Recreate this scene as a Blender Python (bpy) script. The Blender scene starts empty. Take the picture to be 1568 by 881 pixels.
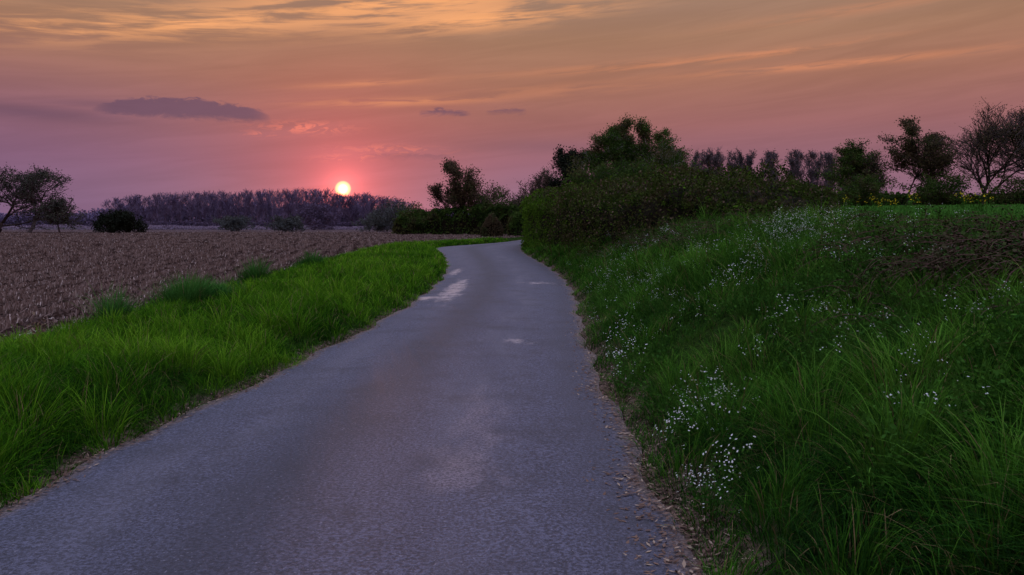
import bpy, math, random
import numpy as np
from mathutils import Vector

SC = bpy.context.scene
SC.view_settings.view_transform = 'Standard'
SC.view_settings.look = 'None'
SC.view_settings.exposure = 0
SC.view_settings.gamma = 1

def s2l(c):
    return tuple(((v/255)/12.92 if v/255 <= 0.04045 else (((v/255)+0.055)/1.055)**2.4) for v in c)

# ------------------------------------------------------------------ node helper
class G:
    def __init__(s, tree): s.t = tree; s.n = tree.nodes; s.l = tree.links
    def new(s, ty, **kw):
        n = s.n.new(ty)
        for k, v in kw.items(): setattr(n, k, v)
        return n
    def put(s, sock, v):
        if isinstance(v, bpy.types.NodeSocket): s.l.new(v, sock)
        else:
            if isinstance(v, (tuple, list)) and len(v) == 3 and sock.type == 'RGBA': v = (*v, 1)
            sock.default_value = v
    def m(s, op, a, b=None, c=None, clamp=False):
        n = s.new('ShaderNodeMath', operation=op, use_clamp=clamp)
        s.put(n.inputs[0], a)
        if b is not None: s.put(n.inputs[1], b)
        if c is not None: s.put(n.inputs[2], c)
        return n.outputs[0]
    def add(s, *a):
        r = a[0]
        for x in a[1:]: r = s.m('ADD', r, x)
        return r
    def mul(s, *a):
        r = a[0]
        for x in a[1:]: r = s.m('MULTIPLY', r, x)
        return r
    def sub(s, a, b): return s.m('SUBTRACT', a, b)
    def ss(s, x, lo, hi, a=0.0, b=1.0):
        n = s.new('ShaderNodeMapRange', interpolation_type='SMOOTHSTEP')
        s.put(n.inputs[0], x); s.put(n.inputs[1], lo); s.put(n.inputs[2], hi); s.put(n.inputs[3], a); s.put(n.inputs[4], b)
        return n.outputs[0]
    def comb(s, x, y, z):
        n = s.new('ShaderNodeCombineXYZ')
        for i, v in enumerate((x, y, z)): s.put(n.inputs[i], v)
        return n.outputs[0]
    def sep(s, v):
        n = s.new('ShaderNodeSeparateXYZ'); s.put(n.inputs[0], v); return n.outputs
    def noise(s, vec, scale=1, detail=4, rough=0.55, dist=0.0):
        n = s.new('ShaderNodeTexNoise')
        if vec is not None: s.put(n.inputs['Vector'], vec)
        n.inputs['Scale'].default_value = scale; n.inputs['Detail'].default_value = detail
        n.inputs['Roughness'].default_value = rough; n.inputs['Distortion'].default_value = dist
        return n.outputs[0]
    def mix(s, f, a, b, blend='MIX'):
        n = s.new('ShaderNodeMix', data_type='RGBA', blend_type=blend)
        s.put(n.inputs[0], f); s.put(n.inputs[6], a); s.put(n.inputs[7], b)
        return n.outputs[2]
    def ramp(s, f, stops):
        n = s.new('ShaderNodeValToRGB'); cr = n.color_ramp
        while len(cr.elements) < len(stops): cr.elements.new(0.5)
        for e, (p, c) in zip(cr.elements, stops):
            e.position = p; e.color = (*c, 1)
        s.put(n.inputs[0], f); return n.outputs[0]

def new_mat(name):
    m = bpy.data.materials.new(name); m.use_nodes = True
    g = G(m.node_tree); g.n.clear()
    out = g.new('ShaderNodeOutputMaterial')
    return m, g, out

# ------------------------------------------------------------------ materials
def surf_out(g, out, col, trans):
    p = g.new('ShaderNodeBsdfDiffuse'); g.put(p.inputs['Color'], col)
    if trans <= .12: g.l.new(p.outputs[0], out.inputs[0]); return
    tr = g.new('ShaderNodeBsdfTranslucent'); g.put(tr.inputs['Color'], col)
    mx = g.new('ShaderNodeMixShader'); mx.inputs[0].default_value = trans
    g.l.new(p.outputs[0], mx.inputs[1]); g.l.new(tr.outputs[0], mx.inputs[2]); g.l.new(mx.outputs[0], out.inputs[0])
def mat_leaf(name, c1, c2, c3=None, dead=None, deadf=0.05, trans=0.3, scale=0.5):
    m, g, out = new_mat(name)
    geo = g.new('ShaderNodeNewGeometry')
    n = g.noise(geo.outputs['Position'], scale, 1)
    rnd = geo.outputs['Random Per Island']
    f = g.add(g.mul(g.ss(n, 0.3, 0.7), 0.55), g.mul(rnd, 0.45))
    col = g.mix(f, c1, c2)
    if c3: col = g.mix(g.mul(g.ss(n, 0.52, 0.62), 0.8), col, c3)
    if dead: col = g.mix(g.m('LESS_THAN', rnd, deadf), col, dead)
    surf_out(g, out, col, trans)
    return m
def mat_blade(name, trans=0.25):
    m, g, out = new_mat(name)
    surf_out(g, out, g.new('ShaderNodeAttribute', attribute_name='gcol').outputs['Color'], trans)
    return m

def mat_plain(name, c1, c2, scale=3.0, bump=0.3, detail=3):
    m, g, out = new_mat(name)
    geo = g.new('ShaderNodeNewGeometry')
    n = g.noise(geo.outputs['Position'], scale, detail)
    surf_out(g, out, g.mix(g.ss(n, 0.3, 0.7), c1, c2), 0)
    return m

M_blade = mat_blade('grass_blades')
M_dry = mat_leaf('dry_stalk', (0.11, 0.072, 0.062), (0.28, 0.20, 0.18), None, (0.52, 0.43, 0.40), 0.18, 0, 3.0)
M_clod = mat_plain('soil_clod', (0.035, 0.022, 0.020), (0.085, 0.054, 0.047), 9, 0)
M_litter = mat_leaf('leaf_litter', (0.07, 0.04, 0.03), (0.19, 0.12, 0.09), None, (0.30, 0.22, 0.16), 0.2, 0, 4)
M_petal = mat_leaf('white_petal', (0.62, 0.66, 0.60), (0.80, 0.81, 0.80), None, None, 0, 0.2, 3)
M_yel = mat_leaf('yellow_petal', (0.50, 0.42, 0.02), (0.65, 0.55, 0.03), None, None, 0, 0, 3)
M_herb = mat_leaf('herb_leaf', (0.018, 0.062, 0.010), (0.065, 0.17, 0.024), None, None, 0, 0.2, 1.5)
M_bramble = mat_leaf('bramble_leaf', (0.014, 0.032, 0.010), (0.050, 0.090, 0.020), (0.055, 0.042, 0.028), None, 0, 0, 2)
M_stem = mat_plain('bramble_stem', (0.06, 0.035, 0.03), (0.13, 0.08, 0.065), 20, 0, 1)
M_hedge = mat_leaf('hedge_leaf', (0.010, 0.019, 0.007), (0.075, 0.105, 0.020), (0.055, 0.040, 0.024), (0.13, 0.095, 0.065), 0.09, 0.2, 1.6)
M_hedge2 = mat_leaf('hedge_green', (0.026, 0.066, 0.008), (0.085, 0.165, 0.015), None, None, 0, 0.25, 1.4)
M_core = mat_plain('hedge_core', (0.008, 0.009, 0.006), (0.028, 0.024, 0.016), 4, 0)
M_bark = mat_plain('bark', (0.045, 0.034, 0.036), (0.085, 0.064, 0.062), 4, 0, 1)
M_bark_far = mat_plain('bark_distant', (0.11, 0.080, 0.145), (0.20, 0.150, 0.235), 0.3, 0, 1)  # purple cast is aerial haze mixed into the bark colour
M_bark_pop = mat_plain('bark_poplar', (0.085, 0.066, 0.085), (0.15, 0.115, 0.14), 0.3, 0, 1)  # weaker purple haze tint mixed into the bark colour
M_birch = mat_plain('birch_bark', (0.12, 0.10, 0.10), (0.32, 0.28, 0.28), 3, 0, 1)
M_oakleaf = mat_leaf('oak_leaf', (0.05, 0.055, 0.045), (0.09, 0.09, 0.06), None, None, 0, 0.2, 0.4)
M_treeleaf = mat_leaf('tree_leaf', (0.024, 0.052, 0.014), (0.075, 0.130, 0.024), (0.075, 0.065, 0.03), None, 0, 0.3, 0.5)
M_redleaf = mat_leaf('spring_leaf', (0.065, 0.050, 0.034), (0.12, 0.09, 0.045), (0.04, 0.06, 0.022), None, 0, 0.3, 0.5)
M_pine = mat_leaf('pine_needles', (0.012, 0.016, 0.012), (0.026, 0.032, 0.020), None, None, 0, 0, 0.4)
M_farleaf = mat_leaf('distant_leaf', (0.060, 0.066, 0.070), (0.10, 0.105, 0.092), None, None, 0, 0.2, 0.1)  # grey-blue haze of distance mixed into the leaf colour
M_popleaf = mat_leaf('poplar_leaf', (0.058, 0.054, 0.060), (0.10, 0.090, 0.085), None, None, 0, 0.2, 0.1)  # leaf colour greyed with a haze tint
M_farpurple = mat_leaf('distant_twig', (0.085, 0.062, 0.108), (0.145, 0.106, 0.16), None, None, 0, 0.2, 0.1)  # purple haze of distance put into the twig colour
M_belt = mat_leaf('distant_belt', (0.145, 0.110, 0.20), (0.18, 0.140, 0.24), None, None, 0, 0.2, 0.05)  # light purple is haze painted into the far tree line
M_reed = mat_leaf('mist_tinted_reed', (0.20, 0.155, 0.22), (0.30, 0.235, 0.31), None, None, 0, 0.2, 0.1)  # dry growth whose pale purple carries the mist over it

# ------------------------------------------------------------------ mesh helpers
def build(name, parts, mats, link=True, smooth=False):
    Vs, Qs, Ms, off = [], [], [], 0
    for V, Q, mi in parts:
        V = np.asarray(V, dtype=np.float32).reshape(-1, 3); Q = np.asarray(Q, dtype=np.int32).reshape(-1, 4)
        if len(Q) == 0: continue
        Vs.append(V); Qs.append(Q+off); Ms.append(np.full(len(Q), mi, dtype=np.int32)); off += len(V)
    V = np.concatenate(Vs); Q = np.concatenate(Qs); Mi = np.concatenate(Ms)
    me = bpy.data.meshes.new(name)
    me.vertices.add(len(V)); me.vertices.foreach_set('co', V.ravel())
    me.loops.add(len(Q)*4); me.loops.foreach_set('vertex_index', Q.ravel())
    me.polygons.add(len(Q)); me.polygons.foreach_set('loop_start', np.arange(len(Q), dtype=np.int32)*4)
    for m in mats: me.materials.append(m)
    me.polygons.foreach_set('material_index', Mi)
    me.update(calc_edges=True)
    me.polygons.foreach_set('use_smooth', np.full(len(Q), smooth, dtype=bool))
    ob = bpy.data.objects.new(name, me)
    if link: SC.collection.objects.link(ob)
    return ob

def unit(a): return a/np.maximum(np.linalg.norm(a, axis=-1, keepdims=True), 1e-9)

def leafq(P, size, rng, asp=0.6):
    n = len(P); a = unit(rng.normal(size=(n, 3))); b = unit(np.cross(a, rng.normal(size=(n, 3))))
    s = np.broadcast_to(np.asarray(size), (n,))[:, None]*rng.uniform(0.6, 1.3, (n, 1))
    a = a*s; b = b*s*asp
    V = np.stack([P-a, P-b, P+a, P+b], 1).reshape(-1, 3)
    return V, np.arange(4*n).reshape(-1, 4)

def tubes(segs, k=4):
    S = np.array(segs, dtype=float)
    p0, p1, r0, r1 = S[:, 0:3], S[:, 3:6], S[:, 6], S[:, 7]
    d = unit(p1-p0); ref = np.where(np.abs(d[:, 2:3]) > 0.9, np.array([[1., 0, 0]]), np.array([[0, 0, 1.]]))
    u = unit(np.cross(d, ref)); v = np.cross(d, u)
    ang = np.arange(k)*2*math.pi/k
    ring = u[:, None, :]*np.cos(ang)[None, :, None]+v[:, None, :]*np.sin(ang)[None, :, None]
    A = p0[:, None, :]+ring*r0[:, None, None]; B = p1[:, None, :]+ring*r1[:, None, None]
    V = np.concatenate([A, B], 1).reshape(-1, 3)
    base = (np.arange(len(S))*2*k)[:, None]; i = np.arange(k)[None, :]; j = (i+1) % k
    Q = np.stack([base+i, base+j, base+k+j, base+k+i], -1).reshape(-1, 4)
    return V, Q

def blade_field(name, rng, x, y, z, H, lean, da, w, col, tipmul=1.35):
    n = len(x); base = np.stack([x, y, z-.02], -1)
    D = np.stack([np.cos(da), np.sin(da), 0*da], -1)
    wa = da+math.pi/2+rng.normal(0, .6, n); W = np.stack([np.cos(wa), np.sin(wa), 0*wa], -1)*(w*.5)[:, None]
    rows = []; cols = []
    for t, ww, cm in ((0, 1.0, .6), (0.42, 0.95, .9), (0.76, 0.65, 1.12), (1.0, 0.1, tipmul)):  # shade painted into blade colour: darker base, brighter tip
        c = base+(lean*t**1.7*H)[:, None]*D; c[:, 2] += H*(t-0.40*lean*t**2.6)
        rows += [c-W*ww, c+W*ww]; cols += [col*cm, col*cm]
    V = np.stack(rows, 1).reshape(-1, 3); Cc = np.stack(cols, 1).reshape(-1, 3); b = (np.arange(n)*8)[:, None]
    Q = np.concatenate([b+np.array([[0, 1, 3, 2]]), b+np.array([[2, 3, 5, 4]]), b+np.array([[4, 5, 7, 6]])], 1).reshape(-1, 4)
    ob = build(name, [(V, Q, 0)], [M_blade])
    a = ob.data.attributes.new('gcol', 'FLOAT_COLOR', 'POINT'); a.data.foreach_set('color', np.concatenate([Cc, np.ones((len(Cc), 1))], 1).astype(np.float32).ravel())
    return ob

def make_coll(name, obs):
    c = bpy.data.collections.new(name)
    for o in obs: c.objects.link(o)
    return c

def scatter(name, P, rot, scl, coll, nvar, rng):
    n = len(P); me = bpy.data.meshes.new(name)
    me.vertices.add(n); me.vertices.foreach_set('co', np.asarray(P, dtype=np.float32).ravel())
    a = me.attributes.new('rot', 'FLOAT_VECTOR', 'POINT'); a.data.foreach_set('vector', np.asarray(rot, dtype=np.float32).ravel())
    a = me.attributes.new('scl', 'FLOAT_VECTOR', 'POINT'); a.data.foreach_set('vector', np.asarray(scl, dtype=np.float32).ravel())
    a = me.attributes.new('idx', 'INT', 'POINT'); a.data.foreach_set('value', rng.integers(0, nvar, n).astype(np.int32))
    ob = bpy.data.objects.new(name, me); SC.collection.objects.link(ob)
    ng = bpy.data.node_groups.new(name, 'GeometryNodeTree')
    ng.interface.new_socket('Geometry', in_out='INPUT', socket_type='NodeSocketGeometry')
    ng.interface.new_socket('Geometry', in_out='OUTPUT', socket_type='NodeSocketGeometry')
    N = ng.nodes; gi = N.new('NodeGroupInput'); go = N.new('NodeGroupOutput')
    iop = N.new('GeometryNodeInstanceOnPoints'); ci = N.new('GeometryNodeCollectionInfo')
    ci.inputs['Collection'].default_value = coll; ci.inputs['Separate Children'].default_value = True; ci.inputs['Reset Children'].default_value = True
    def attr(nm, ty):
        q = N.new('GeometryNodeInputNamedAttribute'); q.data_type = ty; q.inputs['Name'].default_value = nm
        return [o for o in q.outputs if o.enabled and o.name == 'Attribute'][0]
    ng.links.new(gi.outputs[0], iop.inputs['Points']); ng.links.new(ci.outputs[0], iop.inputs['Instance'])
    iop.inputs['Pick Instance'].default_value = True
    ng.links.new(attr('idx', 'INT'), iop.inputs['Instance Index'])
    ng.links.new(attr('rot', 'FLOAT_VECTOR'), iop.inputs['Rotation'])
    ng.links.new(attr('scl', 'FLOAT_VECTOR'), iop.inputs['Scale'])
    ng.links.new(iop.outputs[0], go.inputs[0])
    md = ob.modifiers.new('scatter', 'NODES'); md.node_group = ng
    return ob

def rz(rng, n, tilt=0.12):
    return np.stack([rng.normal(0, tilt, n), rng.normal(0, tilt, n), rng.uniform(0, 2*math.pi, n)], -1)

_r = np.random.default_rng(5)
_K = _r.normal(size=(14, 3)); _PH = _r.uniform(0, 6.28, 14)
def lump(x, y, z=0, f=1.0):
    s = 0
    for i in range(14):
        k = _K[i]*(1+0.35*i/4)
        s = s+np.sin(f*(k[0]*x+k[1]*y+k[2]*z)+_PH[i])/(1+0.12*i)
    return s/5.0
def sst(x, a, b):
    t = np.clip((x-a)/(b-a), 0, 1); return t*t*(3-2*t)

# ------------------------------------------------------------------ terrain
def crv(ys, xs):
    yy = np.arange(-20, 161, 0.5); v = np.interp(yy, ys, xs)
    k = 7; vp = np.pad(v, k, mode='edge'); v = np.convolve(vp, np.ones(2*k+1)/(2*k+1), 'valid')
    return yy, v
LY, LX = crv([-20, 3, 4.7, 5.6, 6.85, 8.1, 10.2, 13.9, 18.6, 24.4, 32.5, 40, 45.4, 50, 55, 58, 62, 67, 75, 93, 110, 130, 160],
             [-3.3, -3.08, -3.02, -2.9, -2.72, -2.56, -2.37, -2.1, -2.0, -2.08, -2.64, -3.4, -4.0, -4.7, -5.4, -5.3, -4.1, -2.5, -.6, 2.2, 8, 18, 35])
RY, RX = crv([-20, 4.3, 6.6, 8.3, 12.6, 19.5, 27.9, 35, 43, 52, 62, 68, 75, 92, 110, 130, 160],
             [1.0, .9, .84, .89, 1.09, 1.53, 1.5, 1.2, .75, .6, 1.0, 1.6, 2.5, 6, 12, 22, 40])
def Lf(y): return np.interp(y, LY, LX)+0.04*np.sin(y*1.7)+0.03*np.sin(y*4.1+1)
def Rf(y): return np.interp(y, RY, RX)+0.04*np.sin(y*1.9+2)+0.03*np.sin(y*4.7)
def Ff(y): return np.interp(y, [-20, 10, 17, 23, 45, 56, 61, 67, 100, 160, 300], [-6.5, -6.6, -7.0, -7.5, -8.8, -9.6, -8.0, -5.4, 1.2, 10, 20])
def hgt(x, y):
    x = np.asarray(x, float); y = np.asarray(y, float)
    l = Lf(y); r = Rf(y); f = Ff(y)
    dl = l-x; dr = x-r
    z = np.full(np.broadcast(x, y).shape, -0.03)
    vw = np.maximum(l-f, 1.0)
    t = np.clip(dl/vw, 0, 1)
    verge = -0.03+0.22*np.clip(dl/0.8, 0, 1)**0.8*(1-np.clip((t-0.6)/0.4, 0, 1)**1.5*0.8)+0.08*lump(x, y, 0, 0.9)*np.clip(dl, 0, 1)*(1-t)
    field = 0.02+0.03*lump(x, y, 3, 0.5)*np.clip(dl-vw, 0, 1)
    z = np.where(dl > 0, np.where(dl > vw, field, verge), z)
    S = np.sin(math.pi/2*np.clip(dr/3.8, 0, 1))**1.1
    bank = -0.03+S*(1.24+0.0235*np.clip(y, 0, 115))+0.010*np.clip(dr-4.6, 0, 80)*np.clip((y-6)/20, 0, 1)+(0.10*lump(x, y, 0, 1.1)+.08*lump(x, y, 5, 2.6))*np.clip(dr, 0, 1)*np.clip((7-dr)/4, 0.12, 1)
    z = np.where(dr > 0, bank, z)
    return z

xs = np.concatenate([np.linspace(-1500, -200, 14)[:-1], np.linspace(-200, -60, 20)[:-1], np.arange(-60, -14, 1.0), np.arange(-14, 16, 0.22), np.arange(16, 80, 1.2), np.linspace(80, 200, 16), np.linspace(220, 1500, 14)])
ys = np.concatenate([np.arange(-30, 0, 2.0), np.arange(0, 40, 0.3), np.arange(40, 125, 0.7), np.arange(125, 320, 5), np.linspace(330, 2500, 20)])
X, Y = np.meshgrid(xs, ys); Z = hgt(X, Y)
nx, ny = len(xs), len(ys)
I = np.arange(nx*ny).reshape(ny, nx)
Q = np.stack([I[:-1, :-1], I[:-1, 1:], I[1:, 1:], I[1:, :-1]], -1).reshape(-1, 4)

m, g, out = new_mat('ground_soil_and_turf')
geo = g.new('ShaderNodeNewGeometry'); pos = geo.outputs['Position']
zf = g.new('ShaderNodeAttribute', attribute_name='field').outputs['Fac']
zc = g.new('ShaderNodeAttribute', attribute_name='crop').outputs['Fac']
zl = g.new('ShaderNodeAttribute', attribute_name='litter').outputs['Fac']
px, py, pz = g.sep(pos)
nA = g.noise(pos, 0.30, 4); nB = g.noise(pos, 2.6, 6, 0.75); nC = g.noise(pos, 12, 3, 0.7)
rowc = g.m('SINE', g.mul(g.add(px, g.mul(py, 0.19), g.mul(nA, 0.5)), 8.3))
soil = g.mix(g.ss(nB, 0.38, 0.65), (0.036, 0.022, 0.023), (0.135, 0.090, 0.092))
soil = g.mix(g.mul(g.ss(nA, 0.42, 0.65), 0.35), soil, (0.20, 0.138, 0.14))
soil = g.mix(g.mul(g.ss(rowc, -0.3, 0.8), 0.5), soil, (0.034, 0.021, 0.021))
soil = g.mix(g.ss(nC, 0.60, 0.66), soil, (0.42, 0.32, 0.32))
turf = g.mix(g.ss(nB, 0.3, 0.7), (0.010, 0.020, 0.005), (0.032, 0.062, 0.012))
crop = g.mix(g.ss(nB, 0.3, 0.7), (0.025, 0.070, 0.014), (0.05, 0.14, 0.025))
lit = g.mix(g.ss(nC, 0.35, 0.65), (0.040, 0.026, 0.022), (0.17, 0.115, 0.09))
col = g.mix(zf, turf, soil); col = g.mix(zc, col, crop); col = g.mix(g.ss(g.add(zl, g.mul(g.sub(nB, 0.5), 0.8)), 0.35, 0.6), col, lit)
p = g.new('ShaderNodeBsdfDiffuse'); g.put(p.inputs['Color'], col)
b = g.new('ShaderNodeBump'); b.inputs['Strength'].default_value = 1.0; b.inputs['Distance'].default_value = 0.15
g.put(b.inputs['Height'], g.add(nB, g.mul(rowc, -0.3), g.mul(nC, 0.4))); g.l.new(b.outputs[0], p.inputs['Normal'])
g.l.new(p.outputs[0], out.inputs[0]); M_ground = m
ground = build('ground', [(np.stack([X, Y, Z], -1).reshape(-1, 3), Q, 0)], [M_ground], smooth=True)
def setattr_f(ob, nm, arr):
    a = ob.data.attributes.new(nm, 'FLOAT', 'POINT'); a.data.foreach_set('value', np.asarray(arr, dtype=np.float32).ravel())
dl = Lf(Y)-X; dr = X-Rf(Y)
setattr_f(ground, 'field', np.clip((Ff(Y)-X)/0.4+0.5, 0, 1)*(Y < 300))
setattr_f(ground, 'crop', np.clip((dr-5.0)/1.0, 0, 1)*np.clip((125-Y)/3, 0, 1))
lit = np.maximum(np.exp(-np.clip(dl, 0, 9)/0.16)*(dl > -0.5), np.exp(-np.clip(dr, 0, 9)/0.38)*(dr > -0.5))
setattr_f(ground, 'litter', lit)

# ------------------------------------------------------------------ road
yy = np.concatenate([np.arange(-15, 40, 0.25), np.arange(40, 135, 0.5)])
U = np.linspace(0, 1, 17)
l = Lf(yy)[:, None]; r = Rf(yy)[:, None]
RXX = l+(r-l)*U[None, :]; RYY = np.repeat(yy[:, None], 17, 1)
RZ = 0.004+0.045*(1-(2*U-1)**2)[None, :]+0.004*lump(RXX, RYY, 0, 1.5)
I = np.arange(len(yy)*17).reshape(len(yy), 17)
Qr = np.stack([I[:-1, :-1], I[:-1, 1:], I[1:, 1:], I[1:, :-1]], -1).reshape(-1, 4)
m, g, out = new_mat('worn_tarmac')
geo = g.new('ShaderNodeNewGeometry'); pos = geo.outputs['Position']; px, py, pz = g.sep(pos)
u = g.new('ShaderNodeAttribute', attribute_name='across').outputs['Fac']
n1 = g.noise(pos, 46, 3, 0.85); n2 = g.noise(pos, 1.3, 6, 0.7); n3 = g.noise(g.comb(g.mul(px, 2.2), g.mul(py, 0.35), 0), 1.0, 4, 0.6); n4 = g.noise(pos, 55, 1)
uw = g.add(u, g.mul(g.sub(n3, 0.5), 0.16))
def band(c, w): return g.m('EXPONENT', g.mul(-1.0, g.m('POWER', g.m('ABSOLUTE', g.mul(g.sub(uw, c), 1/w)), 2.0)))
base = g.mix(g.ss(n1, 0.38, 0.66), (0.012, 0.013, 0.026), (0.092, 0.094, 0.150))
base = g.mix(g.mul(band(0.40, 0.11), 0.6), base, (0.014, 0.015, 0.026))
base = g.mix(g.mul(band(0.93, 0.06), 0.4), base, (0.022, 0.021, 0.030))
base = g.mix(g.mul(g.add(band(0.68, 0.10), g.mul(band(0.2, 0.12), 0.7)), g.ss(n3, 0.35, 0.7), 0.35), base, (0.125, 0.118, 0.150))
base = g.mix(g.mul(g.ss(n2, 0.45, 0.70), 0.55), base, (0.016, 0.017, 0.028))
base = g.mix(g.mul(g.ss(n4, 0.67, 0.75), .6), base, (0.18, 0.17, 0.22))
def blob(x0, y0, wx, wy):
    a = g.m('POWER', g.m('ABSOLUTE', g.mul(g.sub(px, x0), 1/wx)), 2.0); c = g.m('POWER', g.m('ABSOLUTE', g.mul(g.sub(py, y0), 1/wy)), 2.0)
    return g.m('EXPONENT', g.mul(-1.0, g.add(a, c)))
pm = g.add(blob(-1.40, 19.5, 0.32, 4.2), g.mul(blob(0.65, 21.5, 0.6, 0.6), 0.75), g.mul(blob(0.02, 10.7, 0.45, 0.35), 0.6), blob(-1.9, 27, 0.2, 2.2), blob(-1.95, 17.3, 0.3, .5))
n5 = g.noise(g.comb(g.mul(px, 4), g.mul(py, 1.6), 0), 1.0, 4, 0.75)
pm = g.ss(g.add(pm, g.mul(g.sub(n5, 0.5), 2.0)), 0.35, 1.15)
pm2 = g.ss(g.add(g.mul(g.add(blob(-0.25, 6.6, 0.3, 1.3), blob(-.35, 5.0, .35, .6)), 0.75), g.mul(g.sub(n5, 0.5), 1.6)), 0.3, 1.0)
base = g.mix(g.mul(pm, 0.75), base, (0.38, 0.31, 0.31)); base = g.mix(g.mul(pm2, 0.6, g.ss(n1, .3, .7)), base, (0.24, 0.18, 0.20))  # worn polished patches; pale pink also paints in part of the sky reflection
edge = g.m('MINIMUM', u, g.sub(1.0, u))
em = g.ss(g.add(edge, g.mul(g.sub(n2, 0.5), 0.12)), 0.0, 0.045, 1.0, 0.0)
base = g.mix(g.mul(em, 0.9), base, g.mix(g.ss(n4, 0.4, 0.6), (0.045, 0.028, 0.024), (0.15, 0.10, 0.08)))
p = g.new('ShaderNodeBsdfPrincipled'); g.put(p.inputs['Base Color'], base)
g.put(p.inputs['Roughness'], g.sub(0.68, g.mul(pm, 0.3))); p.inputs['Specular IOR Level'].default_value = 0.4
b = g.new('ShaderNodeBump'); b.inputs['Strength'].default_value = 0.9; b.inputs['Distance'].default_value = 0.010
g.put(b.inputs['Height'], g.add(n1, g.mul(n2, 0.6))); g.l.new(b.outputs[0], p.inputs['Normal'])
g.l.new(p.outputs[0], out.inputs[0])
road = build('country_road', [(np.stack([RXX, RYY, RZ], -1).reshape(-1, 3), Qr, 0)], [m], smooth=True)
setattr_f(road, 'across', np.repeat(U[None, :], len(yy), 0))

# ------------------------------------------------------------------ grass
rng = np.random.default_rng(11)
def logy(n, a, b): return np.exp(rng.uniform(math.log(a), math.log(b), n))
def tussocks(x, y, cell):
    xw = x+.25*cell*np.sin(y*2.3/cell*.4+1)+.2*cell*np.sin(x*1.7); yw = y+.25*cell*np.sin(x*2.9/cell*.4)
    cx = np.floor(xw/cell); cy = np.floor(yw/cell); best = None
    for ox in (-1, 0, 1):
        for oy in (-1, 0, 1):
            a, b = cx+ox, cy+oy
            h1 = np.abs(np.sin(a*127.1+b*311.7)*43758.5) % 1; h2 = np.abs(np.sin(a*269.5+b*183.3)*23421.6) % 1; h3 = np.abs(np.sin(a*59.3+b*91.7)*9631.2) % 1
            tx = (a+.1+.8*h1)*cell; ty = (b+.1+.8*h2)*cell; d = np.hypot(xw-tx, yw-ty)
            if best is None: best = [tx, ty, d, h3]
            else:
                c = d < best[2]; best = [np.where(c, q, w) for q, w in zip((tx, ty, d, h3), best)]
    tx, ty, d, h3 = best
    return d/cell, np.arctan2(yw-ty, xw-tx), h3
def pick(c, f):
    c = np.array(c); f = np.clip(f, 0, 1)*(len(c)-1); i = np.minimum(f.astype(int), len(c)-2); t = (f-i)[:, None]; return c[i]*(1-t)+c[i+1]*t
def grass(name, x, y, hb, lean, cell, cols, wmin=.0045, dead=.05, edge=None, hfun=None, wf=.00062, loosef=.18):
    n = len(x)
    rr, ra, h3 = tussocks(x, y, cell)
    loose = rng.uniform(0, 1, n) < loosef
    rr = np.where(loose, rng.uniform(.15, .6, n), rr); ra = np.where(loose, rng.uniform(0, 6.28, n), ra); h3 = np.where(loose, .35+.3*rng.uniform(0, 1, n), h3)
    z = hgt(x, y)
    H = hb*(1.3-1.15*np.clip(rr, 0, .85)**1.1)*(.55+.85*h3)*rng.uniform(.5, 1.15, n)*(1+.35*lump(x, y, 9, .8))
    if edge is not None: H = H*edge
    if hfun is not None: H = H*hfun(x, y)
    ln = lean*(.35+1.2*rr)*rng.uniform(.4, 1.5, n); da = ra+rng.normal(0, .7, n)
    f = .52+.25*lump(x, y, 1, .7)+.14*lump(x, y, 4, 2.1)+.42*(h3-.5)-.50*sst(rr, .2, .65)+rng.normal(0, .17, n)  # painted shading: colour darkens between tussocks and brightens on their tops
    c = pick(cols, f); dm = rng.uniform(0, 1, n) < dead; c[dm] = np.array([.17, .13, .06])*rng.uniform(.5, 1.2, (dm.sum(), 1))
    w = np.maximum(wmin*rng.uniform(.7, 1.4, n), y*wf)
    return blade_field(name, rng, x, y, z, np.maximum(H, .03), np.clip(ln, 0, 1.45), da, w, c)
GV = [(0.010, 0.036, 0.005), (0.028, 0.100, 0.006), (0.075, 0.195, 0.009), (0.165, 0.325, 0.022)]
GB = [(0.009, 0.030, 0.007), (0.022, 0.080, 0.009), (0.052, 0.150, 0.013), (0.115, 0.265, 0.034)]
GC = [(0.030, 0.10, 0.018), (0.05, 0.155, 0.025), (0.085, 0.22, 0.04)]
n = 185000; y = logy(n, 3.2, 78); l_ = Lf(y); f_ = Ff(y); x = l_+.03+(f_-.1-l_)*rng.uniform(0, 1, n)
dE = l_-x; edge = (.5+.5*sst(dE, 0, .5))*(1-.35*sst(dE/(l_-f_), .6, 1))
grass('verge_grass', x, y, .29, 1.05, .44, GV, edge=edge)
tx, ty = [], []
for cx, cy, rr, nn in ((-6.1, 15.8, .55, 2800), (-5.9, 14.6, .4, 1600), (-6.3, 12.6, .22, 700), (-6.6, 20.5, .3, 600), (-7.6, 30, .5, 700)):
    tx.append(rng.normal(cx, rr*.5, nn)); ty.append(rng.normal(cy, rr*.6, nn))
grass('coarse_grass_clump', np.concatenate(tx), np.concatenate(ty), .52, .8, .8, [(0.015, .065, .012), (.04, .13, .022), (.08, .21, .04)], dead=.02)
n = 265000; y = logy(n, 1.9, 72); r_ = Rf(y); dr_ = rng.uniform(0, 1, n)*6.2; x = r_-.02+dr_
ok = x < 0.70*y+1.6; x, y, dr_ = x[ok], y[ok], dr_[ok]
edge = .4+.6*sst(dr_, 0, .55)
def hb(x, y): return (1-.45*np.exp(-((x-4.4)/1.0)**2-((y-7.4)/2.0)**2))*np.clip(.88+.6*lump(x, y, 4, 1.3), .35, 1.6)*(1-.3*sst(x-Rf(y), 3.2, 5))
grass('bank_grass', x, y, .34, 1.05, .42, GB, edge=edge, dead=.07, hfun=hb)
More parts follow.
